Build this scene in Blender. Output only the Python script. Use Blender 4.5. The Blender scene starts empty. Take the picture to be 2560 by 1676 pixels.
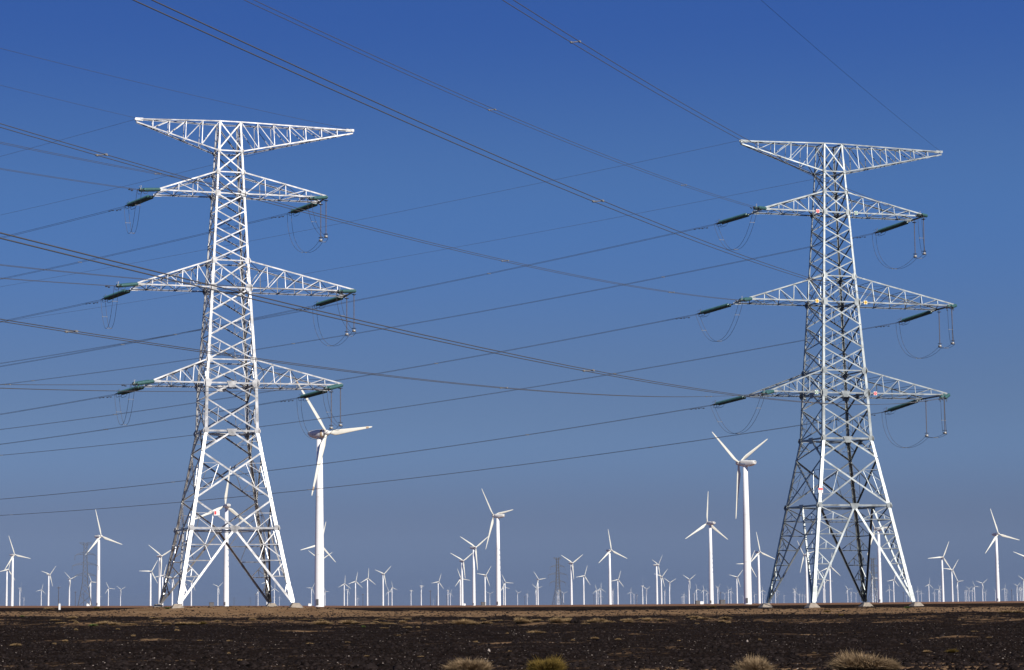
import bpy, math, random
import numpy as np
from mathutils import Vector, Matrix

# ------------------------------------------------------------------ camera
scene = bpy.context.scene
C = scene.collection
F_PX, PITCH, ROLL = 5857.0, math.radians(6.508), math.radians(0.463)
CX, CY = 1280.0, 838.0
EYE = Vector((0, 0, 0))            # the eye is the origin, ground lies about 1.7 m below
FW = Vector((0, math.cos(PITCH), math.sin(PITCH)))
U0 = Vector((0, -math.sin(PITCH), math.cos(PITCH)))
R0 = Vector((1, 0, 0))
RT = R0 * math.cos(ROLL) - U0 * math.sin(ROLL)
UP = U0 * math.cos(ROLL) + R0 * math.sin(ROLL)
cam = bpy.data.cameras.new('camera')
cam.sensor_width = 36.0
cam.lens = 36.0 * F_PX / 2560.0
cam.clip_start = 0.5
cam.clip_end = 60000.0
cam_o = bpy.data.objects.new('camera', cam)
C.objects.link(cam_o)
cam_o.matrix_world = Matrix(((RT.x, UP.x, -FW.x, 0), (RT.y, UP.y, -FW.y, 0), (RT.z, UP.z, -FW.z, 0), (0, 0, 0, 1)))
scene.camera = cam_o

# ------------------------------------------------------------------ sky, sun, exposure
SUN_EL, SUN_AZ = math.radians(36), math.radians(37)     # sun behind the camera, to its right
sun_dir = Vector((math.sin(SUN_AZ) * math.cos(SUN_EL), -math.cos(SUN_AZ) * math.cos(SUN_EL), math.sin(SUN_EL)))
world = bpy.data.worlds.new('World')
scene.world = world
world.use_nodes = True
nt = world.node_tree
nt.nodes.clear()
sky = nt.nodes.new('ShaderNodeTexSky')
sky.sky_type = 'NISHITA'
sky.sun_disc = False
sky.sun_elevation = SUN_EL
sky.sun_rotation = math.pi - SUN_AZ
sky.altitude = 0
sky.air_density = 1.0
sky.dust_density = 0.0
sky.ozone_density = 2.0
tc = nt.nodes.new('ShaderNodeTexCoord')
mp = nt.nodes.new('ShaderNodeMapping')
mp.inputs['Scale'].default_value = (1, 1, 3)
mp.inputs['Location'].default_value = (0, 0, 0.3)
nm = nt.nodes.new('ShaderNodeVectorMath'); nm.operation = 'NORMALIZE'
nt.links.new(tc.outputs['Generated'], mp.inputs[0])
nt.links.new(mp.outputs[0], nm.inputs[0])
nt.links.new(nm.outputs[0], sky.inputs[0])
sep = nt.nodes.new('ShaderNodeSeparateXYZ')
nt.links.new(tc.outputs['Generated'], sep.inputs[0])
ramp = nt.nodes.new('ShaderNodeValToRGB')              # clear desert air: tint by height above the horizon
ramp.color_ramp.interpolation = 'EASE'
els = ramp.color_ramp.elements
K = 2.0
stops = [(0.0, (0.71, 0.60, 0.62)), (0.030, (1.0, 0.83, 0.80)), (0.071, (1.18, 1.16, 1.17)),
         (0.1685, (0.92, 1.28, 1.69)), (0.253, (0.54, 0.91, 1.66)), (0.5, (0.40, 0.70, 1.32)), (1.0, (0.24, 0.44, 0.85))]
while len(els) < len(stops): els.new(0.5)
for e, (p_, c_) in zip(els, stops):
    e.position = p_; e.color = (c_[0] / K, c_[1] / K, c_[2] / K, 1)
nt.links.new(sep.outputs['Z'], ramp.inputs[0])
mul = nt.nodes.new('ShaderNodeMix'); mul.data_type = 'RGBA'; mul.blend_type = 'MULTIPLY'
mul.inputs['Factor'].default_value = 1.0
nt.links.new(sky.outputs[0], mul.inputs['A']); nt.links.new(ramp.outputs[0], mul.inputs['B'])
bg = nt.nodes.new('ShaderNodeBackground')
SKY_STRENGTH = 0.075
bg.inputs[1].default_value = SKY_STRENGTH * K
nt.links.new(mul.outputs['Result'], bg.inputs[0])
wo = nt.nodes.new('ShaderNodeOutputWorld')
nt.links.new(bg.outputs[0], wo.inputs[0])

sun = bpy.data.lights.new('sun', 'SUN')
sun.energy = 4.9
sun.angle = math.radians(0.53)
sun.color = (1.0, 0.945, 0.86)
sun_o = bpy.data.objects.new('sun', sun)
C.objects.link(sun_o)
sun_o.rotation_euler = sun_dir.to_track_quat('Z', 'Y').to_euler()
sun_o.location = (0, 0, 200)

vs = scene.view_settings
vs.view_transform = 'Standard'; vs.look = 'None'; vs.gamma = 1.0
vs.use_curve_mapping = False
vs.exposure = math.log2(0.1 / SKY_STRENGTH)

# ------------------------------------------------------------------ helpers
rnd = random.Random(7)
def tag(o, label=None, cat=None, group=None, kind=None):
    if label: o['label'] = label
    if cat: o['category'] = cat
    if group: o['group'] = group
    if kind: o['kind'] = kind
    return o
def empty(name, loc, rz=0.0, parent=None):
    o = bpy.data.objects.new(name, None)
    o.empty_display_size = 0.3
    C.objects.link(o); o.location = loc; o.rotation_euler = (0, 0, rz)
    if parent: o.parent = parent
    return o
def inst(name, me, parent=None, mtx=None):
    o = bpy.data.objects.new(name, me)
    C.objects.link(o)
    if parent: o.parent = parent
    if mtx is not None: o.matrix_basis = mtx
    return o
V = Vector
class MB:
    def __init__(s): s.v = []; s.f = []
    def add(s, vs_, fs_):
        n = len(s.v); s.v += [tuple(p) for p in vs_]; s.f += [tuple(i + n for i in q) for q in fs_]
        return s
    def box(s, c, sx, sy, sz, ax=None):
        ax = ax or (V((1, 0, 0)), V((0, 1, 0)), V((0, 0, 1)))
        c = V(c); P = []
        for k in (-1, 1):
            for j in (-1, 1):
                for i in (-1, 1):
                    P.append(c + ax[0] * (i * sx / 2) + ax[1] * (j * sy / 2) + ax[2] * (k * sz / 2))
        return s.add(P, [(0, 2, 3, 1), (4, 5, 7, 6), (0, 1, 5, 4), (2, 6, 7, 3), (0, 4, 6, 2), (1, 3, 7, 5)])
    def angle(s, pts, d1, d2, w, t, k2=1.0, k1=1.0):
        """steel angle (L section) swept along pts; flanges along d1 and d2"""
        ws = w if isinstance(w, (list, tuple)) else [w] * len(pts)
        P = []
        for p, q in zip(pts, ws):
            for a, b in ((0, 0), (q * k1, 0), (q * k1, t), (t, t), (t, max(q * k2, t * 1.3)), (0, max(q * k2, t * 1.3))): P.append(V(p) + d1 * a + d2 * b)
        Fs = []
        for k in range(len(pts) - 1):
            for i in range(6):
                j = (i + 1) % 6
                Fs.append((6 * k + i, 6 * k + j, 6 * k + 6 + j, 6 * k + 6 + i))
        e = 6 * (len(pts) - 1)
        Fs += [(3, 2, 1, 0), (5, 4, 3, 0), (e, e + 1, e + 2, e + 3), (e, e + 3, e + 4, e + 5)]
        return s.add(P, Fs)
    def bar(s, a, b, n, w, off=0.0, t=None, k2=None):
        a = V(a); b = V(b); d = (b - a).normalized(); w = w * 0.87
        n = (n - d * n.dot(d)).normalized()
        side = n.cross(d)
        t = t or (0.03 if w > 0.12 else 0.02)
        side = -side if side.z > 0 else side            # inner flange on the upper edge
        o = -side * (w / 2) + n * off
        return s.angle([a + o, b + o], side, -n, w, t, 0.8 if abs(n.x) > .7 else 1.0 if n.y > .7 else 0.5)
    def tube(s, pts, r, seg=5, cap=True):
        pts = [V(p) for p in pts]; n0 = len(s.v); N = len(pts)
        rs = r if isinstance(r, (list, tuple)) else [r] * N
        for i, p in enumerate(pts):
            d = (pts[min(i + 1, N - 1)] - pts[max(i - 1, 0)]).normalized()
            a = d.cross(V((0, 0, 1)) if abs(d.z) < 0.9 else V((1, 0, 0))).normalized(); b = d.cross(a)
            for k in range(seg):
                t = 2 * math.pi * k / seg
                s.v.append(tuple(p + (a * math.cos(t) + b * math.sin(t)) * rs[i]))
        for i in range(N - 1):
            for k in range(seg):
                m = (k + 1) % seg
                s.f.append((n0 + i * seg + k, n0 + i * seg + m, n0 + (i + 1) * seg + m, n0 + (i + 1) * seg + k))
        if cap:
            s.f.append(tuple(n0 + k for k in range(seg))[::-1]); s.f.append(tuple(n0 + (N - 1) * seg + k for k in range(seg)))
        return s
    def lathe(s, prof, axis_pt=(0, 0, 0), seg=16, M=None):
        n0 = len(s.v)
        for r, z in prof:
            for k in range(seg):
                t = 2 * math.pi * k / seg
                p = V((r * math.cos(t), r * math.sin(t), z)) + V(axis_pt)
                s.v.append(tuple(M @ p if M else p))
        for i in range(len(prof) - 1):
            for k in range(seg):
                m = (k + 1) % seg
                s.f.append((n0 + i * seg + k, n0 + i * seg + m, n0 + (i + 1) * seg + m, n0 + (i + 1) * seg + k))
        s.f.append(tuple(n0 + k for k in range(seg))[::-1]); s.f.append(tuple(n0 + (len(prof) - 1) * seg + k for k in range(seg)))
        return s
    def mesh(s, name, mat, smooth=False):
        me = bpy.data.meshes.new(name); me.from_pydata(s.v, [], s.f)
        if mat: me.materials.append(mat)
        if smooth: me.polygons.foreach_set('use_smooth', [True] * len(me.polygons))
        me.update(); return me
    def build(s, name, mat, parent=None, smooth=False):
        return inst(name, s.mesh(name, mat, smooth), parent)

def mat(name, col, rough=0.6, metal=0.0, var=0.0, vscale=3.0, col2=None, spec=0.4, bump=0.0):
    m = bpy.data.materials.new(name); m.use_nodes = True
    t = m.node_tree; b = t.nodes['Principled BSDF']
    b.inputs['Roughness'].default_value = rough; b.inputs['Metallic'].default_value = metal
    b.inputs['Specular IOR Level'].default_value = spec
    if var > 0 or col2:
        c2 = col2 or tuple(c * (1 - var) for c in col)
        ge = t.nodes.new('ShaderNodeNewGeometry')
        nz = t.nodes.new('ShaderNodeTexNoise'); nz.inputs['Scale'].default_value = vscale; nz.inputs['Detail'].default_value = 5
        nz.inputs['Roughness'].default_value = 0.65
        cr = t.nodes.new('ShaderNodeValToRGB')
        cr.color_ramp.elements[0].position = 0.35; cr.color_ramp.elements[0].color = (*c2, 1)
        cr.color_ramp.elements[1].position = 0.62; cr.color_ramp.elements[1].color = (*col, 1)
        t.links.new(ge.outputs['Position'], nz.inputs['Vector']); t.links.new(nz.outputs['Fac'], cr.inputs[0])
        t.links.new(cr.outputs[0], b.inputs['Base Color'])
        if bump:
            bp = t.nodes.new('ShaderNodeBump'); bp.inputs['Strength'].default_value = bump; bp.inputs['Distance'].default_value = 0.05
            t.links.new(nz.outputs['Fac'], bp.inputs['Height']); t.links.new(bp.outputs[0], b.inputs['Normal'])
    else:
        b.inputs['Base Color'].default_value = (*col, 1)
    return m
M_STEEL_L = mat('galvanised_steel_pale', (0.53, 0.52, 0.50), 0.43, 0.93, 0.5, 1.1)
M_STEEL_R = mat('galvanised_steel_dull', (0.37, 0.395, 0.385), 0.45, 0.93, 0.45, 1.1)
M_STEEL_FAR = mat('galvanised_steel_weathered', (0.13, 0.135, 0.14), 0.7, 0.0, 0.2, 0.5)
M_CONC = mat('concrete', (0.29, 0.245, 0.195), 0.9, 0.0, 0.3, 3.0, bump=0.3)
M_GLASS = mat('green_insulator_glass', (0.043, 0.115, 0.110), 0.3, 0.0, 0.3, 4.0, spec=0.6)
M_IRON = mat('dark_fitting_iron', (0.045, 0.045, 0.05), 0.6)
M_ALU = mat('aluminium_fitting', (0.30, 0.29, 0.27), 0.45, 0.3)
M_WIRE = mat('conductor_aluminium', (0.085, 0.082, 0.085), 0.65, 0.0, spec=0.2)
M_RUBBER = mat('grey_composite_insulator', (0.13, 0.115, 0.12), 0.55)
M_TOWER = mat('white_tower_paint', (0.80, 0.80, 0.78), 0.42, 0.0, 0.05, 0.35)
M_BLADE = mat('ivory_blade_gelcoat', (0.64, 0.63, 0.55), 0.45, 0.0, 0.06, 0.5)
M_NAC = mat('white_nacelle_shell', (0.70, 0.69, 0.64), 0.45, 0.0, 0.08, 0.8)
M_NACDARK = mat('nacelle_vent_grey', (0.10, 0.10, 0.10), 0.7)
M_BLUE = mat('blue_lettering', (0.14, 0.22, 0.36), 0.5)
M_STAIN = mat('oil_stained_shell', (0.42, 0.30, 0.18), 0.6, 0.0, 0.4, 2.0)
M_RED = mat('red_sign_paint', (0.72, 0.05, 0.05), 0.5)
M_YEL = mat('yellow_sign_paint', (0.80, 0.45, 0.05), 0.5)
M_GRN = mat('green_sign_paint', (0.16, 0.28, 0.18), 0.5)
M_WHT = mat('white_sign_paint', (0.78, 0.78, 0.76), 0.5)
M_BLK = mat('black_sign_paint', (0.03, 0.03, 0.03), 0.5)
M_WOOD = mat('weathered_pole_wood', (0.085, 0.07, 0.06), 0.85, 0.0, 0.3, 2.0)
M_KIOSK = mat('brown_kiosk_steel', (0.13, 0.11, 0.10), 0.6, 0.0, 0.3, 1.0)
M_DRY = mat('dry_straw_twigs', (0.36, 0.25, 0.125), 0.9, 0.0, col2=(0.21, 0.14, 0.07), vscale=6.0, spec=0.0)
M_GREY = mat('grey_dry_twigs', (0.30, 0.215, 0.125), 0.9, 0.0, col2=(0.15, 0.10, 0.055), vscale=6.0, spec=0.0)
M_OLIVE = mat('olive_twigs', (0.185, 0.125, 0.032), 0.9, 0.0, col2=(0.085, 0.06, 0.018), vscale=6.0, spec=0.0)
M_GREEN = mat('green_saltbush_leaves', (0.13, 0.17, 0.05), 0.85, 0.0, col2=(0.07, 0.09, 0.03), vscale=6.0, spec=0.0)
M_ROCK = mat('dark_gobi_stone', (0.022, 0.0165, 0.0150), 0.8, 0.0, col2=(0.0035, 0.0028, 0.0026), vscale=2.3, spec=0.0)
M_PEB = mat('pale_quartz_pebble', (0.30, 0.25, 0.21), 0.7, 0.0, col2=(0.12, 0.09, 0.07), vscale=7.0)

# ------------------------------------------------------------------ terrain
PY = [1, 40, 60, 85, 110, 150, 200, 240, 300, 500, 900, 2000, 8000, 60000]
PP = [10200, 256, 171, 124, 96, 62.5, 33.5, 21.5, 17.0, 12.2, 9.2, 7.6, 7.0, 7.0]
QX = [-4000, 0, 300, 600, 1000, 1280, 1600, 2000, 2560, 6000]
QP = [-10, -9, -6.2, -3.6, -1.2, 0, 0.4, 0.6, -0.2, -0.2]
_rr = random.Random(21)
RIPPLES = []
for _i in range(16):
    _l = _rr.uniform(1.9, 7.5); _a = _rr.uniform(0, 6.283)
    RIPPLES.append((6.283 / _l * math.cos(_a), 6.283 / _l * math.sin(_a), _rr.uniform(0, 6.28), .0042 * _l ** .7))
def hills(X, Y):
    """gentle undulation of the gravel plain, in metres (numpy arrays or floats)"""
    X = np.asarray(X, float); Y = np.asarray(Y, float)
    Yc = np.clip(Y, 40, 60000)
    pz = np.exp(np.interp(np.log(Yc), np.log(PY), np.log(PP)))
    qx = np.interp(1280 + X / Yc * F_PX, QX, QP)
    z = -Yc / F_PX * (pz + qx * np.clip((Yc - 60) / 120, 0, 1))
    z = np.where(Y < 40, -1.75, z)
    # spoil mounds the pylons stand on
    for cx, cy, rx, ry, h in ((-27.5, 229.5, 12, 10, 0.55), (36, 243, 16, 11, 0.10)):
        d = ((X - cx) / rx) ** 2 + ((Y - cy) / ry) ** 2
        z = z + h * np.exp(-d ** 2 * 0.9)
    k = np.clip((Y - 40) / 40, 0, 1) * np.clip(1.4 - Y / 400, 0, 1)
    z = z + k * (0.035 * np.sin(X * 0.61 + 1.3) * np.sin(Y * 0.43) + 0.03 * np.sin(X * 0.23 + Y * 0.31) + 0.016 * np.sin(X * 1.9 + Y * 0.7) * np.sin(Y * 1.53 - X * 0.4))
    for wx, wy, ph, am in RIPPLES: z = z + k * am * np.sin(X * wx + Y * wy + ph)
    return z
def zg(x, y): return float(hills(x, y))
def ax_range(a, b, s): return list(np.arange(a, b, s))
Xs = sorted(set([-30000, -16000, -9000, -5000, -3000, -1800, -1100, -700, -450, -300, -200, -140, -100] + ax_range(-75, 75.1, 0.8) + [100, 140, 200, 300, 450, 700, 1100, 1800, 3000, 5000, 9000, 16000, 30000]))
Ys = sorted(set([-9000, -2000, -400, -80, 0, 20, 35] + ax_range(44, 262, 0.7) + [270, 282, 297, 315, 340, 370, 410, 460, 520, 600, 700, 820, 980, 1200, 1500, 1900, 2500, 3300, 4400, 6000, 8000, 12000, 20000, 40000]))
gx, gy = np.meshgrid(Xs, Ys)
gz = hills(gx, gy)
nx, ny = len(Xs), len(Ys)
gv = np.stack([gx.ravel(), gy.ravel(), gz.ravel()], 1)
ii = np.arange(nx * ny).reshape(ny, nx)
gf = np.stack([ii[:-1, :-1].ravel(), ii[:-1, 1:].ravel(), ii[1:, 1:].ravel(), ii[1:, :-1].ravel()], 1)
gm = bpy.data.meshes.new('ground'); gm.from_pydata(gv.tolist(), [], gf.tolist())
gm.polygons.foreach_set('use_smooth', [True] * len(gm.polygons))

M_GROUND = bpy.data.materials.new('gobi_gravel_and_sand'); M_GROUND.use_nodes = True
t = M_GROUND.node_tree; B = t.nodes['Principled BSDF']
B.inputs['Roughness'].default_value = 0.92; B.inputs['Specular IOR Level'].default_value = 0.0
def N(k, **kw):
    n = t.nodes.new(k)
    for a, b in kw.items(): setattr(n, a, b)
    return n
def math_(op, a, b=None, c=None):
    n = N('ShaderNodeMath', operation=op)
    for i, q in enumerate((a, b, c)):
        if q is None: continue
        if isinstance(q, (int, float)): n.inputs[i].default_value = q
        else: t.links.new(q, n.inputs[i])
    return n.outputs[0]
def noise(scale, detail=4, rough=0.6, vec=None):
    n = N('ShaderNodeTexNoise'); n.inputs['Scale'].default_value = scale; n.inputs['Detail'].default_value = detail
    n.inputs['Roughness'].default_value = rough
    t.links.new(vec or GEO, n.inputs['Vector']); return n.outputs['Fac']
def crmp(fac, stops_, interp='LINEAR'):
    n = N('ShaderNodeValToRGB'); n.color_ramp.interpolation = interp
    e = n.color_ramp.elements
    while len(e) < len(stops_): e.new(0.5)
    for el, (p_, c_) in zip(e, stops_):
        el.position = p_; el.color = (*c_, 1) if not isinstance(c_, (int, float)) else (c_, c_, c_, 1)
    t.links.new(fac, n.inputs[0]); return n.outputs[0]
def mixc(f_, a, b):
    n = N('ShaderNodeMix', data_type='RGBA')
    for q, k in ((f_, 'Factor'), (a, 'A'), (b, 'B')):
        if isinstance(q, (int, float)): n.inputs[k].default_value = q
        elif isinstance(q, tuple): n.inputs[k].default_value = (*q, 1)
        else: t.links.new(q, n.inputs[k])
    return n.outputs['Result']
GEO = N('ShaderNodeNewGeometry').outputs['Position']
spx = N('ShaderNodeSeparateXYZ'); t.links.new(GEO, spx.inputs[0])
yy = spx.outputs['Y']; xx = spx.outputs['X']
wob = math_('SUBTRACT', noise(0.018, 3), 0.5)
wob2 = math_('SUBTRACT', noise(0.11, 4), 0.5)
yw = math_('ADD', yy, math_('MULTIPLY', math_('MULTIPLY', wob, yy), 0.16))
yw = math_('ADD', yw, math_('MULTIPLY', math_('MULTIPLY', wob2, yy), 0.07))
ln = math_('DIVIDE', math_('LOGARITHM', math_('MAXIMUM', yw, 10.0), math.e), 10.0)    # ln(metres)/10
L = lambda m_: math.log(m_) / 10
# where sand lies bare between the dark gravel (dirt track past the pylons, far pan)
zone = crmp(ln, [(L(20), 0.28), (L(57), 0.33), (L(66), 0.27), (L(80), 0.20), (L(95), 0.25), (L(104), 0.19), (L(152), 0.18), (L(160), 0.38), (L(174), 0.40), (L(182), 0.20), (L(193), 0.26),
                 (L(203), 0.80), (L(228), 0.84), (L(239), 0.30), (L(420), 0.22), (L(540), 0.5), (L(680), 0.85), (L(3000), 0.9)])
patch = noise(0.35, 6, 0.62)
fine = noise(2.6, 5, 0.7)
sel = math_('ADD', math_('MULTIPLY', patch, 0.62), math_('MULTIPLY', fine, 0.38))
sel = math_('MULTIPLY_ADD', math_('SUBTRACT', sel, 0.5), 1.9, 0.5)
# bare sandy hollows between the stones
for sx_, sy_, rx_, ry_, am_ in ((8.4, 59.5, 2.6, 1.6, .8), (12.4, 65, 3.4, 1.0, .45), (-12.7, 62, 2.6, .9, .40), (-18.5, 116, 2.6, 1.6, .36), (15, 121, 4.0, 2.0, .38), (-16, 121, 2.4, 1.2, .36), (0, 104, 3.6, 1.4, .38), (3.8, 132, 2.2, 1.4, .34), (-9, 96, 3.0, 1.2, .30), (20, 108, 3.0, 1.5, .32), (-2, 58, 2.0, .6, .25), (22, 84, 3, 1.0, .25), (-11, 140, 4, 1.6, .3)):
    dx_ = math_('DIVIDE', math_('SUBTRACT', xx, sx_), rx_); dy_ = math_('DIVIDE', math_('SUBTRACT', yy, sy_), ry_)
    q_ = math_('ADD', math_('MULTIPLY', dx_, dx_), math_('MULTIPLY', dy_, dy_))
    zone = math_('ADD', zone, math_('MULTIPLY', math_('EXPONENT', math_('MULTIPLY', q_, -0.8)), am_))
sand = math_('MULTIPLY_ADD', math_('SUBTRACT', math_('ADD', zone, math_('MULTIPLY', sel, 1.15)), 1.0), 5.5, 0.2)
n_ = N('ShaderNodeClamp'); t.links.new(sand, n_.inputs[0]); sand = n_.outputs[0]
gr = crmp(noise(7.5, 6, 0.75), [(0.30, (0.0055, 0.004, 0.0036)), (0.52, (0.0135, 0.0098, 0.0085)), (0.72, (0.034, 0.025, 0.021))])
gr2 = crmp(noise(1.1, 3, 0.6), [(0.3, (0.65, 0.65, 0.65)), (0.7, (1.25, 1.2, 1.15))])
gmul = N('ShaderNodeMix', data_type='RGBA', blend_type='MULTIPLY'); gmul.inputs['Factor'].default_value = 1
t.links.new(gr, gmul.inputs['A']); t.links.new(gr2, gmul.inputs['B'])
sd = crmp(noise(0.5, 6, 0.65), [(0.28, (0.105, 0.061, 0.032)), (0.5, (0.165, 0.101, 0.054)), (0.72, (0.225, 0.148, 0.082))])
far_red = crmp(ln, [(L(420), 0.0), (L(800), 1.0)])
sd = mixc(math_('MULTIPLY', far_red, 0.75), sd, (0.165, 0.085, 0.055))
col = mixc(sand, gmul.outputs['Result'], sd)
t.links.new(col, B.inputs['Base Color'])
bmp = N('ShaderNodeBump'); bmp.inputs['Strength'].default_value = 0.9; bmp.inputs['Distance'].default_value = 0.06
hh = math_('ADD', math_('MULTIPLY', noise(5.5, 6, 0.7), 1.0), math_('MULTIPLY', noise(18.0, 3, 0.6), 0.5))
t.links.new(hh, bmp.inputs['Height']); t.links.new(bmp.outputs[0], B.inputs['Normal'])
gm.materials.append(M_GROUND)
tag(inst('ground', gm), kind='structure')

# ------------------------------------------------------------------ lattice pylons
ZL = dict(tt=48.5, tb=45.5, a1t=43.3, a1b=41.12, a2t=34.29, a2b=31.55, a3t=24.31, a3b=21.95, waist=17.2, foot=0.0)
PYL = {
 'L': dict(loc=(-28.472, 232.81, -0.197), leg=7.592, sx=7.0,
           w=dict(foot=11.5, leg=8.7, waist=5.4, a3b=5.18, a3t=4.75, a2b=3.96, a2t=3.66, a1b=2.92, a1t=2.76, tb=2.51, tt=2.22),
           arm=dict(TL=9.315, TR=12.86, L1=7.15, R1=9.76, L2=9.32, R2=12.58, L3=7.75, R3=11.07), tw={'1': 3.3, '2': 4.3, '3': 5.6},
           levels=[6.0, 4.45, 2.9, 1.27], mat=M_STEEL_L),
 'R': dict(loc=(33.77, 244.651, -0.628), leg=10.237, sx=5.0,
           w=dict(foot=11.6, leg=8.15, waist=5.68, a3b=5.25, a3t=4.93, a2b=4.1, a2t=3.64, a1b=2.97, a1t=2.70, tb=2.54, tt=2.15),
           arm=dict(TL=10.07, TR=13.22, L1=8.26, R1=10.3, L2=10.3, R2=13.15, L3=8.45, R3=11.6), tw={'1': 2.9, '2': 4.0, '3': 5.7},
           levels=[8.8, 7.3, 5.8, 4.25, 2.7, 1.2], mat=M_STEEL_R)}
YAW = math.radians(17.57)
FACES = [(V((1, 0, 0)), V((0, -1, 0))), (V((0, 1, 0)), V((1, 0, 0))), (V((-1, 0, 0)), V((0, 1, 0))), (V((0, -1, 0)), V((-1, 0, 0)))]
font_cache = {}
def text_mesh(s, size, m):
    cu = bpy.data.curves.new('lettering', 'FONT'); cu.body = s; cu.size = size; cu.align_x = 'CENTER'; cu.align_y = 'CENTER'
    cu.extrude = 0.004
    ob = bpy.data.objects.new('lettering', cu); C.objects.link(ob)
    dg = bpy.context.evaluated_depsgraph_get()
    me = bpy.data.meshes.new_from_object(ob.evaluated_get(dg))
    bpy.data.objects.remove(ob); me.materials.clear(); me.materials.append(m)
    return me
def facing(n, up=V((0, 0, 1))):
    """matrix whose local Z is n, local Y is up (for text)"""
    n = V(n).normalized(); x = up.cross(n).normalized(); y = n.cross(x)
    return Matrix((x, y, n)).transposed().to_4x4()

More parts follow.
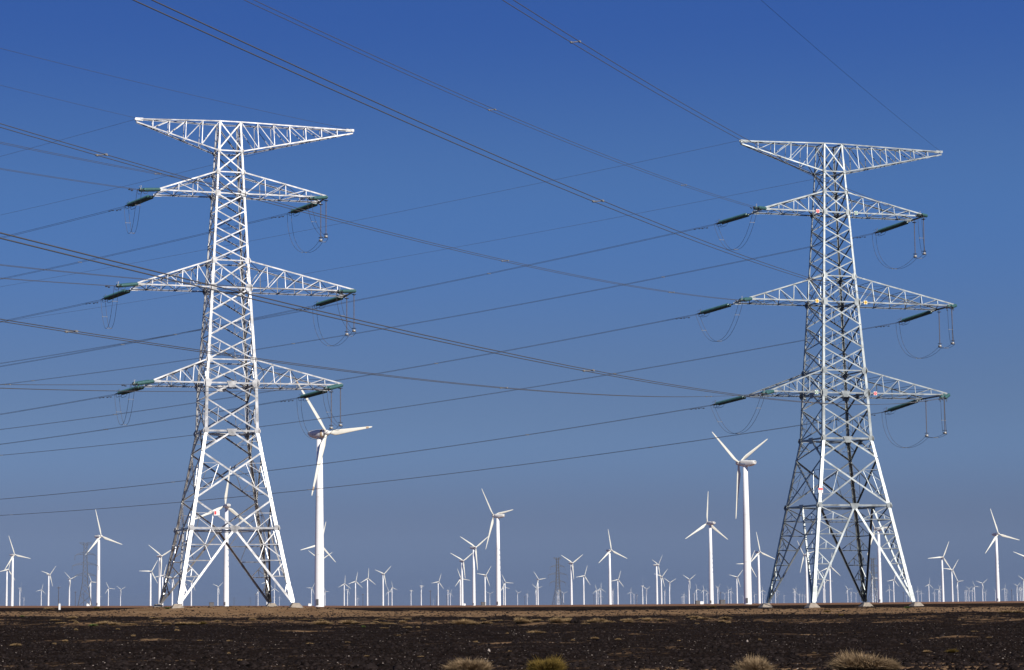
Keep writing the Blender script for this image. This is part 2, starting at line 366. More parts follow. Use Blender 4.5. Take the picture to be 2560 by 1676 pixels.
def build_pylon(key, label):
    P = PYL[key]; S = P['mat']; z = dict(ZL); z['leg'] = P['leg']; W = P['w']
    zs = sorted((z[k], W[k]) for k in W)
    def w_at(h): return float(np.interp(h, [a for a, _ in zs], [b for _, b in zs]))
    root = empty('lattice_pylon', P['loc'], YAW)
    tag(root, label, 'pylon', 'tall lattice pylons of the power line')
    fp = lambda f, tt_, h: FACES[f][0] * (tt_ * w_at(h) / 2) + FACES[f][1] * (w_at(h) / 2) + V((0, 0, h))
    # main corner legs
    lv = [0.35, 1.3, z['leg'], z['waist'], z['a3b'], z['a2b'], z['a1b'], z['tt']]
    lw = [0.36, 0.34, 0.33, 0.30, 0.27, 0.23, 0.19, 0.16]
    for sx in (-1, 1):
        for sy in (-1, 1):
            mb = MB()
            pts = [V((sx * w_at(h) / 2, sy * w_at(h) / 2, h)) for h in lv]
            mb.angle(pts, V((-sx, 0, 0)), V((0, -sy, 0)), lw, 0.05, 1.0, 1.0 if sy < 0 else 0.9)
            lg = mb.build('leg', S, root)
            # concrete stub the leg stands on: a truncated pyramid on a square pad
            mb = MB(); h0 = 0.45
            cx, cy = sx * (W['foot'] / 2 + 0.02), sy * (W['foot'] / 2 + 0.02)
            vs_ = []
            gz0 = -1.0
            for hw, hz in ((0.62, gz0), (0.62, -0.12), (0.30, 0.30)):
                for a, b in ((-1, -1), (1, -1), (1, 1), (-1, 1)): vs_.append((cx + a * hw, cy + b * hw, hz))
            mb.add(vs_, [(0, 3, 2, 1), (8, 9, 10, 11)] + [(4 * k + i, 4 * k + (i + 1) % 4, 4 * k + 4 + (i + 1) % 4, 4 * k + 4 + i) for k in range(2) for i in range(4)])
            mb.build('footing', M_CONC, root)
            # climbing pegs would be too fine; the splice plate near the foot is visible
            mb = MB(); a0, a1 = pts[0], pts[1]
            mb.angle([a0.lerp(a1, 0.1) + V((sx * .035, sy * .035, 0)), pts[1] + (pts[2] - pts[1]) * 0.08 + V((sx * .035, sy * .035, 0))], V((-sx, 0, 0)), V((0, -sy, 0)), 0.46, 0.03)
            mb.build('splice_plate', S, root)
    def member(name, f, t0, h0, t1, h1, w, off, par=root):
        mb = MB(); mb.bar(fp(f, t0, h0), fp(f, t1, h1), FACES[f][1], w, off); return mb.build(name, S, par)
    Xp = []                                                          # (top, bottom, width, redundants)
    Xp += [(z['tt'], z['tb'], .13, 0), (z['tb'], z['a1t'], .13, 0), (z['a1t'], z['a1b'], .13, 0)]
    for k in range(4):
        d = (z['a1b'] - z['a2t']) / 4; Xp.append((z['a1b'] - k * d, z['a1b'] - (k + 1) * d, .13, 0))
    Xp.append((z['a2t'], z['a2b'], .14, 1))
    for k in range(3):
        d = (z['a2b'] - z['a3t']) / 3; Xp.append((z['a2b'] - k * d, z['a2b'] - (k + 1) * d, .15, 1))
    Xp.append((z['a3t'], z['a3b'], .15, 1))
    zk = 20.45
    Xp.append((zk, z['waist'], .16, 1))
    zv = 15.15
    zx2 = 10.45 if key == 'L' else z['leg']
    Xp.append((zv, zx2, .19, 2))
    for f in range(4):
        n = FACES[f][1]; red = MB()
        for a, b, w, r_ in Xp:
            member('diagonal_brace', f, -1, a, 1, b, w, -.012); member('diagonal_brace', f, 1, a, -1, b, w, -.05)
            if r_:
                # cross point and secondary bracing
                wa, wb = w_at(a), w_at(b); tc_ = wa / (wa + wb); hc = a + (b - a) * tc_
                for sg in (-1, 1):
                    for (hA, hB) in ((a, b), (b, a)):
                        P0 = fp(f, sg, hA); P1 = fp(f, -sg, hB)
                        q = P0.lerp(P1, 0.25 if hA == a else 0.24)
                        hm = a + (b - a) * (0.5 if r_ == 1 else 0.52)
                        red.bar(q, fp(f, sg, hm), n, .06, -.085)
                        if r_ == 2: red.bar(q, fp(f, sg, q.z + (0.05 if hA == a else -0.05)), n, .06, -.085)
                    P0 = fp(f, sg, a).lerp(fp(f, -sg, b), .25); P1 = fp(f, sg, b).lerp(fp(f, -sg, a), .24)
                    red.bar(P0, P1, n, .055, -.10)
        for k, w in (('tt', .13), ('tb', .14), ('a1t', .13), ('a1b', .15), ('a2t', .14), ('a2b', .16), ('a3t', .15), ('a3b', .18), ('waist', .22), ('leg', .22)):
            member('horizontal_brace', f, -1, z[k], 1, z[k], w, -.03)
        # K panels under the lowest arm and under the waist
        for top, bot, w in ((z['a3b'], zk, .17), (z['waist'], zv, .19)):
            for sg in (-1, 1):
                member('diagonal_brace', f, 0, top - .08, sg, bot, w, -.012)
                q = fp(f, 0, top).lerp(fp(f, sg, bot), .5)
                red.bar(q, fp(f, sg, top - 0.1), n, .065, -.085)
                if top == z['waist']: red.bar(q, fp(f, sg, q.z), n, .065, -.085); red.bar(q, fp(f, sg, q.z + .7), n, .055, -.10)
        if key == 'L':
            for sg in (-1, 1):
                member('diagonal_brace', f, sg, zx2, 0, z['leg'] + .1, .19, -.012)
                q = fp(f, sg, zx2).lerp(fp(f, 0, z['leg']), .48)
                red.bar(q, fp(f, sg, q.z), n, .07, -.085); red.bar(fp(f, sg, q.z), fp(f, sg * .52, z['leg']), n, .07, -.1)
                red.bar(q, fp(f, sg * .52, z['leg']), n, .07, -.115)
        # spread legs below: inverted V with its own lattice
        for sg in (-1, 1):
            A, Bf = fp(f, 0, z['leg'] - .1), fp(f, sg * 0.965, 0.35)
            mb = MB(); mb.bar(A, Bf, n, .24, -.012); mb.build('leg_brace', S, root)
            on = lambda h: A.lerp(Bf, (A.z - h) / (A.z - Bf.z))
            L_ = [z['leg']] + P['levels']
            for i, h in enumerate(L_):
                if i: mb = MB(); mb.bar(fp(f, sg, h), on(h), n, .115, -.06); mb.build('leg_lattice_bar', S, root)
            for i in range(len(L_) - 1):
                a, b = L_[i], L_[i + 1]
                mb = MB()
                if key == 'L' and i < 2:
                    m_ = fp(f, sg, 6.0).lerp(on(6.0), .5)
                    if i == 0:
                        mb.bar(fp(f, sg, a), m_, n, .11, -.09); red.bar(m_, fp(f, sg * .52, a), n, .06, -.11); red.bar(fp(f, sg * .52, a), on(6.0), n, .075, -.085)
                    else:
                        mb.bar(m_, fp(f, sg, b), n, .11, -.09); red.bar(m_, on(b), n, .06, -.11)
                else:
                    mb.bar(fp(f, sg, a), on(b), n, .11, -.09)
                    if i < len(L_) - 2:
                        m_ = fp(f, sg, a).lerp(on(b), .5); red.bar(m_, fp(f, sg, b), n, .06, -.11)
                        red.bar(m_, fp(f, sg, b).lerp(on(b), .5), n, .055, -.12)
                mb.build('leg_lattice_bar', S, root)
        rb = red.build('secondary_bracing', S, root); rb['kind'] = 'stuff'
        # gusset plates at the big joints
        e = FACES[f][0]
        for k, s_ in (('tb', .42), ('a1t', .48), ('a1b', .62), ('a2t', .62), ('a2b', .75), ('a3t', .68), ('a3b', .80), ('waist', .62), ('leg', .62)):
            for sg in (-1, 1):
                c = fp(f, sg, z[k]) - e * (sg * s_ * .22) + n * .016
                vs_ = [c + e * (a * s_) + V((0, 0, b * s_)) + n * d for d in (0, .025) for a, b in ((-.5, -.12), (-.28, -.5), (.28, -.5), (.5, -.12), (.5, .12), (.28, .5), (-.28, .5), (-.5, .12))]
                MB().add(vs_, [tuple(range(7, -1, -1)), tuple(range(8, 16))] + [(i, (i + 1) % 8, 8 + (i + 1) % 8, 8 + i) for i in range(8)]).build('gusset_plate', S, root)
        for k in ('a3b', 'waist', 'leg'):
            c = fp(f, 0, z[k] - .06) + n * .016
            vs_ = [c + e * a + V((0, 0, b)) + n * d for d in (0, .025) for a, b in ((-.25, -.38), (.25, -.38), (.52, .26), (-.52, .26))]
            MB().add(vs_, [(3, 2, 1, 0), (4, 5, 6, 7)] + [(i, (i + 1) % 4, 4 + (i + 1) % 4, 4 + i) for i in range(4)]).build('gusset_plate', S, root)
    # horizontal diaphragms inside the shaft
    for k, w in (('leg', .13), ('waist', .13), ('a3b', .12), ('a2b', .11), ('a1b', .1), ('tb', .09)):
        h = z[k] - .12
        for i in range(4):
            mb = MB()
            mb.bar(fp(i, 0, h), fp((i + 1) % 4, 0, h), V((0, 0, 1)), w, -.03 * (i % 2)); mb.build('diaphragm_brace', S, root)
    # ---- crossarms
    def arm(sg, tip_len, zb, zt, wb, wt, tw, npan, cw, top=False):
        U = V((sg, 0, 0))
        ca = MB()
        tips = {}
        for sv in (-1, 1):
            tips[sv] = V((sg * tip_len, sv * tw / 2, zt - .05 if top else zb))
        # tip plate carries the shackles
        c = (tips[-1] + tips[1]) / 2
        ca.bar(tips[-1] + U * .05, tips[1] + U * .05, U, .16, 0)
        for sv in (-1, 1): ca.box(tips[sv] - U * .28 + V((0, 0, .0)), .8, .05, .24)
        par = ca.build('crossarm', S, root)
        def bar(a, b, n, w, off, name='web_bar'):
            m = MB(); m.bar(a, b, n, w, off); m.build(name, S, par)
        for sv in (-1, 1):
            n = V((0, sv, 0))
            b0 = V((sg * wb / 2, sv * wb / 2, zb)); t0 = V((sg * wt / 2, sv * wt / 2, zt))
            tb_ = tips[sv] - V((0, 0, .30)) if top else tips[sv]
            tt_ = tips[sv] if top else tips[sv] + V((0, 0, .12))
            bar(b0, tb_, n, cw, -.01, 'chord'); bar(t0, tt_, n, cw, -.01, 'chord')
            Bq = [b0.lerp(tb_, i / npan) for i in range(npan + 1)]; Tq = [t0.lerp(tt_, i / npan) for i in range(npan + 1)]
            for i in range(1, npan):
                bar(Bq[i], Tq[i], n, .075, -.04)
            for i in range(npan - 1):
                if top: bar(Tq[i], Bq[i + 1], n, .075, -.065)
                else: bar(Bq[i], Tq[i + 1], n, .08, -.065)
            if sv == -1: Bf_, Tf_ = Bq, Tq
        # lacing between the front and rear frames
        for i in range(npan):
            a, b = Bf_[i], Bf_[i + 1]; mir = lambda p: V((p.x, -p.y, p.z))
            bar(a if i % 2 else mir(a), mir(b) if i % 2 else b, V((0, 0, -1)), .09, -.03)
            bar(b, mir(b), V((0, 0, -1)), .085, -.06)
            if i < npan - 1:
                a, b = Tf_[i], Tf_[i + 1]
                bar(mir(a) if i % 2 else a, b if i % 2 else mir(b), V((0, 0, 1)), .08, -.03)
                bar(b, mir(b), V((0, 0, 1)), .075, -.055)
        return tips
    tips = {}
    for sd_, sg in (('L', -1), ('R', 1)):
        A_ = P['arm']
        tips['T' + sd_] = arm(sg, A_['T' + sd_], z['tb'], z['tt'], W['tb'], W['tt'], .34, 5 if sd_ == 'L' else 7, .14, True)
        for k, np_ in (('1', (3, 4)), ('2', (5, 6)), ('3', (4, 5))):
            tips[sd_ + k] = arm(sg, A_[sd_ + k], z['a%sb' % k], z['a%st' % k], W['a%sb' % k], W['a%st' % k], P['tw'][k], np_[sd_ == 'R'] + (1 if key == 'R' and k == '1' else 0), .155)
    M = Matrix.Translation(P['loc']) @ Matrix.Rotation(YAW, 4, 'Z')
    return root, M, {k: {s: M @ q for s, q in d.items()} for k, d in tips.items()}, fp

rootL, ML, tipsL, fpL = build_pylon('L', 'bright white lattice pylon with a low leg gusset and a red and white plate')
rootR, MR, tipsR, fpR = build_pylon('R', 'dull grey lattice pylon on long splayed legs with coloured phase discs on its arms')

# number plates and phase discs
def plate(root, p, n, w, h, m):
    M_ = Matrix.Translation(p) @ facing(n)
    mb = MB(); mb.box((0, 0, 0), w, h, .02)
    o = mb.build('number_plate', m, root); o.matrix_basis = M_; return o
n0 = FACES[0][1]
pl = plate(rootL, fpL(0, -.42, 9.05) + n0 * .09, n0, .56, .46, M_WHT)
MB().box((-.14, .02, .014), .20, .34, .008).build('red_mark', M_RED, pl)
inst('lettering', text_mesh('11', .26, M_RED), pl, Matrix.Translation((.12, 0, .016)))
pr = plate(rootR, fpR(0, -.985, 11.75) + n0 * .10 + V((.05, 0, 0)), n0, .52, .50, M_WHT)
MB().box((0, .14, .014), .48, .18, .008).build('red_mark', M_RED, pr)
inst('lettering', text_mesh('115', .25, M_BLK), pr, Matrix.Translation((0, -.09, .016)))
for side, k, m_, ch in ((-1, 'a1b', M_RED, 'C'), (1, 'a1b', M_GRN, 'B'), (-1, 'a2b', M_YEL, 'A'), (1, 'a2b', M_YEL, 'A'), (-1, 'a3b', M_GRN, 'B'), (1, 'a3b', M_RED, 'C')):
    w_ = PYL['R']['w'][k]
    o = MB().box((0, 0, 0), .38, .38, .02).build('phase_sign', M_WHT, rootR)
    o.matrix_basis = Matrix.Translation(V((side * (w_ / 2 + .72), -w_ / 2 - .09, ZL[k] - .02))) @ facing(n0)
    MB().lathe([(.175, .012), (.175, .02)], seg=20).build('disc', m_, o)
    inst('lettering', text_mesh(ch, .24, M_WHT if ch != 'A' else M_BLK), o, Matrix.Translation((0, 0, .026)))

# ------------------------------------------------------------------ insulators, jumpers, conductors
PHI = {('L', 'far'): math.radians(136.0), ('R', 'far'): math.radians(141.4), ('L', 'near'): math.radians(-106.3), ('R', 'near'): math.radians(-106.3)}
WIRE = {   # height of a conductor along its span: z = tip + a + b*s + c*s*s
 ('R', 'far'): {'L1': (-.281, -.085, 2.231e-4), 'R1': (-.523, -.087, 2.479e-4), 'L2': (-.365, -.085, 2.425e-4), 'R2': (-.573, -.091, 2.527e-4), 'L3': (-.331, -.084, 2.554e-4), 'R3': (-.735, -.086, 2.523e-4), 'TL': (.1, -.055, 1.371e-4), 'TR': (-.15, -.058, 1.418e-4)},
 ('L', 'far'): {'L1': (-.394, -.037, 2.335e-4), 'R1': (-.349, -.043, 2.301e-4), 'L2': (-.384, -.041, 2.325e-4), 'R2': (-.294, -.051, 2.447e-4), 'L3': (-.299, -.044, 2.322e-4), 'R3': (-.288, -.051, 2.334e-4), 'TL': (0., -.023, 1.394e-4), 'TR': (.1, -.027, 1.407e-4)},
 ('R', 'near'): {'L1': (-.143, -.111, 1.798e-4), 'R1': (.0, -.131, 2.057e-4), 'L2': (-.253, -.108, 1.9e-4), 'R2': (-.168, -.117, 1.812e-4), 'L3': (-.197, -.1, 2.061e-4), 'R3': (-.271, -.103, 1.927e-4), 'TR': (.05, -.102, .677e-4)},
 ('L', 'near'): {'L1': (-.29, -.11, 2.302e-4), 'R1': (-.402, -.114, 2.311e-4), 'L2': (-.319, -.105, 2.302e-4), 'R2': (-.1, -.115, 2.276e-4), 'L3': (-.281, -.096, 2.305e-4), 'R3': (-.351, -.101, 2.311e-4), 'TL': (.1, -.095, 1.37e-4), 'TR': (.1, -.123, 1.525e-4)}}
SPAN = 380.0
WR = 0.0175
STR = 4.7                                   # length of a tension string
def ribbed(n, r, rc, L0, L1):
    prof = []
    st = (L1 - L0) / n
    for i in range(n):
        a = L0 + i * st
        prof += [(rc, a), (r, a + st * .28), (r, a + st * .48), (rc, a + st * .72)]
    return prof + [(rc, L1)]
ROD_ME = MB().lathe([(.03, 0)] + ribbed(22, .185, .085, .12, 3.6) + [(.03, 3.72)], seg=12).mesh('insulator_rod', M_GLASS, True)
JROD_ME = MB().lathe([(.02, 0)] + ribbed(26, .062, .028, .1, 3.5) + [(.02, 3.6)], seg=8).mesh('ribbed_rod', M_RUBBER)
JDISC_ME = MB().lathe([(.05, -.03), (.22, -.02), (.22, .02), (.05, .03)], seg=16).mesh('grading_disc', M_IRON)
WEIGHT_ME = MB().lathe([(.04, 0), (.17, .03), (.20, .13), (.16, .24), (.05, .30)], seg=14).mesh('counterweight', M_ALU, True)
def align_z(p, d):
    return Matrix.Translation(p) @ V(d).to_track_quat('Z', 'Y').to_matrix().to_4x4()
HEIGHT = {'1': 'top', '2': 'middle', '3': 'lowest', 'T': 'peak'}
PN = {'L': 'white pylon', 'R': 'grey pylon'}
SHORT = {'L': 'short', 'R': 'long'}
ends = {}
def spline(pts, n=10):
    pts = [V(p) for p in pts]; out = []
    Q = [pts[0] * 2 - pts[1]] + pts + [pts[-1] * 2 - pts[-2]]
    for i in range(1, len(Q) - 2):
        for k in range(n):
            u = k / n; a, b, c, d = Q[i - 1], Q[i], Q[i + 1], Q[i + 2]
            out.append(0.5 * ((2 * b) + (c - a) * u + (2 * a - 5 * b + 4 * c - d) * u * u + (3 * b - a - 3 * c + d) * u ** 3))
    return out + [pts[-1]]
for (py, side), wires in WIRE.items():
    tips = tipsL if py == 'L' else tipsR
    phi = PHI[(py, side)]; h = V((math.cos(phi), math.sin(phi), 0)); lat = V((-h.y, h.x, 0))
    for k, (a, b, c) in wires.items():
        ground_wire = k[0] == 'T'
        tip = (tips[k][-1] + tips[k][1]) / 2 if ground_wire else tips[k][-1 if side == 'near' else 1]
        pos = lambda s: tip + h * s + V((0, 0, a + b * s + c * s * s))
        dirw = 'running off past the turbines' if side == 'far' else 'running out over the near gravel'
        svals = [STR + (SPAN - STR) * (i / 60) for i in range(61)] if not ground_wire else [.5 + (SPAN - .5) * (i / 60) for i in range(61)]
        if ground_wire:
            o = MB().tube([tip] + [pos(s) for s in svals], .014, 4).build('ground_wire', M_WIRE)
            o.location = (0, 0, 0)
            tag(o, 'thin earth wire from %s peak arm of %s, %s' % (SHORT[k[1]], PN[py], dirw), 'wire', 'thin earth wires')
            continue
        armn = HEIGHT[k[1]]; shl = SHORT[k[0]]
        e = pos(STR)
        ends[(py, side, k)] = e
        d = (e - tip).normalized(); up = V((0, 0, 1)); lt = d.cross(up).normalized()
        # --- double tension string
        root = empty('insulator_string', tip)
        tag(root, 'green double insulator string on %s %s arm of %s, %s' % (shl, armn, PN[py], 'on the turbine side' if side == 'far' else 'on the near gravel side'), 'insulator', 'tension insulator strings')
        T0 = Matrix.Translation(-tip)
        for sg in (-1, 1):
            inst('insulator_rod', ROD_ME, root, T0 @ align_z(tip + d * .55 + lt * (.23 * sg), d))
        mb = MB()
        mb.tube([tip, tip + d * .35], .045, 5); mb.box(tip + d * .45, .62, .16, .05, (lt, d, d.cross(lt)))
        ob = mb.build('yoke_plate', M_IRON, root); ob.matrix_basis = T0
        mb = MB(); mb.box(e - d * .36, .66, .22, .06, (lt, d, d.cross(lt)))
        for sg in (-1, 1): mb.tube([e - d * .3 + lt * .2 * sg, e + lt * .22 * sg], .04, 5)
        ob = mb.build('yoke_plate', M_IRON, root); ob.matrix_basis = T0
        for sg in (-1, 1):
            q = e - d * .35 + lt * (.32 * sg)
            mb = MB()
            mb.tube([q, q - V((0, 0, .34)), q - V((0, 0, .40)) - d * .15, q - V((0, 0, .40)) - d * .75, q - V((0, 0, .22)) - d * .95, q - V((0, 0, .02)) - d * .8], .022, 5)
            ob = mb.build('grading_ring', M_IRON, root); ob.matrix_basis = T0
        mb = MB(); q = e - d * .3
        mb.tube([q, q + V((0, 0, .42)) - d * .2, q + V((0, 0, .30)) + d * .35], .018, 4); mb.tube([q + d * .1, q + V((0, 0, .42)) - d * .2], .018, 4)
        ob = mb.build('arcing_horn', M_ALU, root); ob.matrix_basis = T0
        # --- twin conductor
        root = empty('twin_conductor', e)
        tag(root, 'twin conductor from %s %s arm of %s, %s' % (shl, armn, PN[py], dirw), 'cable', 'twin conductors')
        T0 = Matrix.Translation(-e)
        for sg in (-1, 1):
            ob = MB().tube([pos(s) + lat * (.21 * sg) - V((0, 0, .0)) for s in svals], WR, 5).build('conductor', M_WIRE, root); ob.matrix_basis = T0
        for s in (34 + 4 * (ord(k[1]) % 3), 92, 150, 212, 270, 330):
            q = pos(s + rnd.uniform(-6, 6)); mb = MB()
            mb.box(q, .46, .05, .04, (lat, h, up))
            for sg in (-1, 1): mb.box(q + lat * .21 * sg, .08, .16, .08, (lat, h, up))
            ob = mb.build('spacer', M_ALU, root); ob.matrix_basis = T0
        for sg in (-1, 1):
            q = pos(STR + 1.9 + .35 * sg) + lat * .21 * sg; mb = MB()
            mb.tube([q - h * .32 - V((0, 0, .12)), q - V((0, 0, .10)), q + h * .32 - V((0, 0, .12))], .014, 4)
            for tt_ in (-1, 1): mb.tube([q + h * (.20 * tt_) - V((0, 0, .12)), q + h * (.40 * tt_) - V((0, 0, .12))], .05, 6)
            mb.tube([q, q - V((0, 0, .1))], .02, 4)
            ob = mb.build('vibration_damper', M_IRON, root); ob.matrix_basis = T0
for py in 'LR':
    tips = tipsL if py == 'L' else tipsR
    for k in ('L1', 'L2', 'L3', 'R1', 'R2', 'R3'):
        f_, n_e = ends[(py, 'far', k)], ends[(py, 'near', k)]
        armn = HEIGHT[k[1]]; shl = SHORT[k[0]]
        sepv = (f_ - n_e); sepv.z = 0; sepv = V((-sepv.y, sepv.x, 0)).normalized()
        root = empty('jumper_loop', f_)
        tag(root, 'hanging twin jumper loop under the %s %s arm of the %s' % (shl, armn, PN[py]), 'cable', 'jumper loops')
        T0 = Matrix.Translation(-f_)
        if k[0] == 'L':
            sp = [f_.lerp(n_e, .5 - .5 * math.cos(math.pi * i / 40)) - V((0, 0, 3.5 * (1 - abs(math.cos(math.pi * i / 40)) ** 2.3))) for i in range(41)]
        else:
            tb_, tf_ = tips[k][1], tips[k][-1]
            bots = []
            out_ = (tips[k][1] - tips[k][-1]); arm_ax = V((math.cos(YAW), math.sin(YAW), 0))
            for nm_, tp, oth in (('rear', tb_, tf_), ('front', tf_, tb_)):
                base = tp.lerp(oth, .14) + arm_ax * .05
                jr = empty('jumper_insulator', base)
                tag(jr, 'thin vertical jumper insulator at %s corner of long %s arm tip, %s' % (nm_, armn, PN[py]), 'insulator', 'vertical jumper insulators')
                inst('ribbed_rod', JROD_ME, jr, Matrix.Translation((0, 0, -3.75)))
                inst('grading_disc', JDISC_ME, jr, Matrix.Translation((0, 0, -.28)))
                inst('grading_disc', JDISC_ME, jr, Matrix.Translation((0, 0, -3.72)))
                inst('counterweight', WEIGHT_ME, jr, Matrix.Translation((0, 0, -4.12)))
                MB().tube([(0, 0, 0), (0, 0, -.2)], .03, 5).build('hanger', M_IRON, jr)
                bots.append(base + V((0, 0, -4.12)))
            def bez(a, b, c, d, n=18): return [a * (1 - u) ** 3 + b * 3 * u * (1 - u) ** 2 + c * 3 * u * u * (1 - u) + d * u ** 3 for u in [i / n for i in range(n + 1)]]
            c2 = bots[0].lerp(f_, .42); c2.z = bots[0].z - 1.9
            c3 = bots[1].lerp(n_e, .5); c3.z = bots[1].z + .1
            sag = bots[0].lerp(bots[1], .5) - V((0, 0, .35))
            sp = bez(f_, f_ - V((0, 0, 4.3)), c2, bots[0]) + bez(bots[0], bots[0].lerp(sag, .8), bots[1].lerp(sag, .8), bots[1], 8)[1:] + bez(bots[1], c3, n_e - V((0, 0, 2.0)), n_e)[1:]
        for sg in (-1, 1):
            ob = MB().tube([q + sepv * .22 * sg for q in sp], .017, 5).build('cable', M_WIRE, root); ob.matrix_basis = T0
        for i in (int(len(sp) * .25), int(len(sp) * .5), int(len(sp) * .8)):
            mb = MB(); q = sp[i]; mb.tube([q - sepv * .24, q + sepv * .24], .016, 5)
            for sg in (-1, 1): mb.box(q + sepv * .22 * sg, .06, .06, .08)
            ob = mb.build('spacer', M_ALU, root); ob.matrix_basis = T0

# ------------------------------------------------------------------ wind turbines
def place(px, dist):
    """ground point at distance dist (along the view axis' heading) seen at photo column px near the horizon"""
    X = (px - CX) / F_PX * dist * math.sqrt(1 + math.tan(PITCH) ** 2) * 1.0
    # column on the horizon line, undoing pitch and roll
    row = CY + F_PX * math.tan(PITCH)
    d = FW + RT * ((px - CX) / F_PX) + UP * ((CY - (row - (px - CX) * math.tan(ROLL) + 6)) / F_PX)
    X = d.x / d.y * dist
    return X, dist
HUB, RAD = 60.0, 24.0
TWR_ME = MB().lathe([(1.71, -1.0), (1.70, 0), (1.60, 18), (1.30, 38), (1.0, 58.6)], seg=32).mesh('tower', M_TOWER, True)
RING_ME = MB().lathe([(1.0, -.12), (1.012, -.1), (1.012, .1), (1.0, .12)], seg=32).mesh('flange_joint', M_NAC)
DOOR_ME = MB().box((0, 0, 0), .9, .12, 2.1).mesh('door', M_NACDARK)
def loft(sections):
    """closed loft through rings of equal count"""
    mb = MB(); n = len(sections[0])
    for s in sections: mb.v += [tuple(p) for p in s]
    for i in range(len(sections) - 1):
        for k in range(n):
            m = (k + 1) % n; mb.f.append((i * n + k, i * n + m, (i + 1) * n + m, (i + 1) * n + k))
    mb.f.append(tuple(range(n))[::-1]); mb.f.append(tuple((len(sections) - 1) * n + k for k in range(n)))
    return mb
def rrect(w, h, y, zc, n=20, e=3.5):
    out = []
    for k in range(n):
        t_ = 2 * math.pi * k / n; c, s = math.cos(t_), math.sin(t_)
        out.append((w / 2 * math.copysign(abs(c) ** (2 / e), c), y, zc + h / 2 * math.copysign(abs(s) ** (2 / e), s)))
    return out
NAC_ME = loft([rrect(1.7, 1.8, -2.55, 0), rrect(2.2, 2.4, -2.3, 0), rrect(2.5, 2.75, -1.2, .0), rrect(2.6, 2.8, .8, .05), rrect(2.55, 2.6, 2.6, .15), rrect(2.4, 2.1, 4.2, .38), rrect(2.2, 1.6, 4.9, .55), rrect(1.9, 1.2, 5.1, .6)]).mesh('nacelle', M_NAC, True)
EGG_ME = loft([rrect(1.8, 1.9, -2.6, 0, e=2.6), rrect(2.5, 2.6, -2.2, 0, e=2.6), rrect(3.0, 3.1, -.8, .0, e=2.6), rrect(3.1, 3.15, 1.0, .1, e=2.6), rrect(2.9, 2.8, 2.8, .25, e=2.6), rrect(2.3, 2.0, 4.3, .5, e=2.5), rrect(1.3, 1.0, 5.2, .8, e=2.4)]).mesh('nacelle', M_NAC, True)
VENT_ME = MB().box((0, 5.12, .85), 1.2, .06, .35).mesh('rear_vent', M_NACDARK)
HATCH_ME = MB().box((0, 2.6, 1.47), 1.5, 1.6, .14).box((.3, 4.0, 1.55), .07, .07, .8).box((-.3, 4.0, 1.55), .07, .07, .6).mesh('roof_hatch', M_NACDARK)
HUB_ME = loft([[(r * math.cos(2 * math.pi * k / 16), y, r * math.sin(2 * math.pi * k / 16)) for k in range(16)] for y, r in ((.75, .75), (.55, .98), (-.3, 1.0), (-.9, .82), (-1.35, .5), (-1.55, .12))]).mesh('hub', M_NAC, True)
def blade_mesh(m):
    st = [(.75, .92, .90, 0, 0), (1.6, .95, .85, 0, 2), (2.8, 1.35, .62, .12, 12), (4.6, 2.05, .44, .30, 15), (6.2, 2.0, .36, .30, 12), (9, 1.7, .29, .24, 9), (13, 1.34, .21, .17, 5), (17, 1.02, .15, .12, 3), (20.5, .76, .10, .08, 1), (22.9, .55, .07, .05, 0), (23.7, .36, .05, .03, 0), (24, .12, .03, .0, 0)]
    secs = []
    for r, ch, th, off, tw in st:
        ring = []
        a = math.radians(tw + 4)
        for k in range(10):
            t_ = 2 * math.pi * k / 10
            x = ch / 2 * math.cos(t_) + off; y = th / 2 * math.sin(t_) * (1 if r < 2 else (.65 + .35 * math.cos(t_)) )
            ring.append((x * math.cos(a) - y * math.sin(a), x * math.sin(a) + y * math.cos(a), r))
        secs.append(ring)
    return loft(secs).mesh('blade', m, True)
BLADE_ME = blade_mesh(M_BLADE)
TIP_ME = loft([[(x_ * s_ + .03, y_ * s_, r_) for x_, y_ in ((.33, 0), (0, .06), (-.33, 0), (0, -.06))] for r_, s_ in ((20.6, 1.25), (22.0, 1.05), (22.05, 1.05))]).mesh('tip_brake_band', M_STAIN)
GL = []
def glyph(seed):
    r_ = random.Random(seed); mb = MB()
    mb.box((0, 0, 0), .9, .04, .12); mb.box((0, 0, -.75), .95, .04, .12); mb.box((0, 0, -.38), .14, .04, .85)
    for q in range(2): mb.box((r_.uniform(-.35, .35), 0, r_.uniform(-.6, -.15)), r_.uniform(.3, .6), .04, .11)
    mb.box((r_.choice((-.38, .38)), 0, -.4), .12, .04, .6)
    return mb.mesh('tower_character', M_BLUE)
GLYPHS = [glyph(i) for i in range(6)]
tower_count = 0
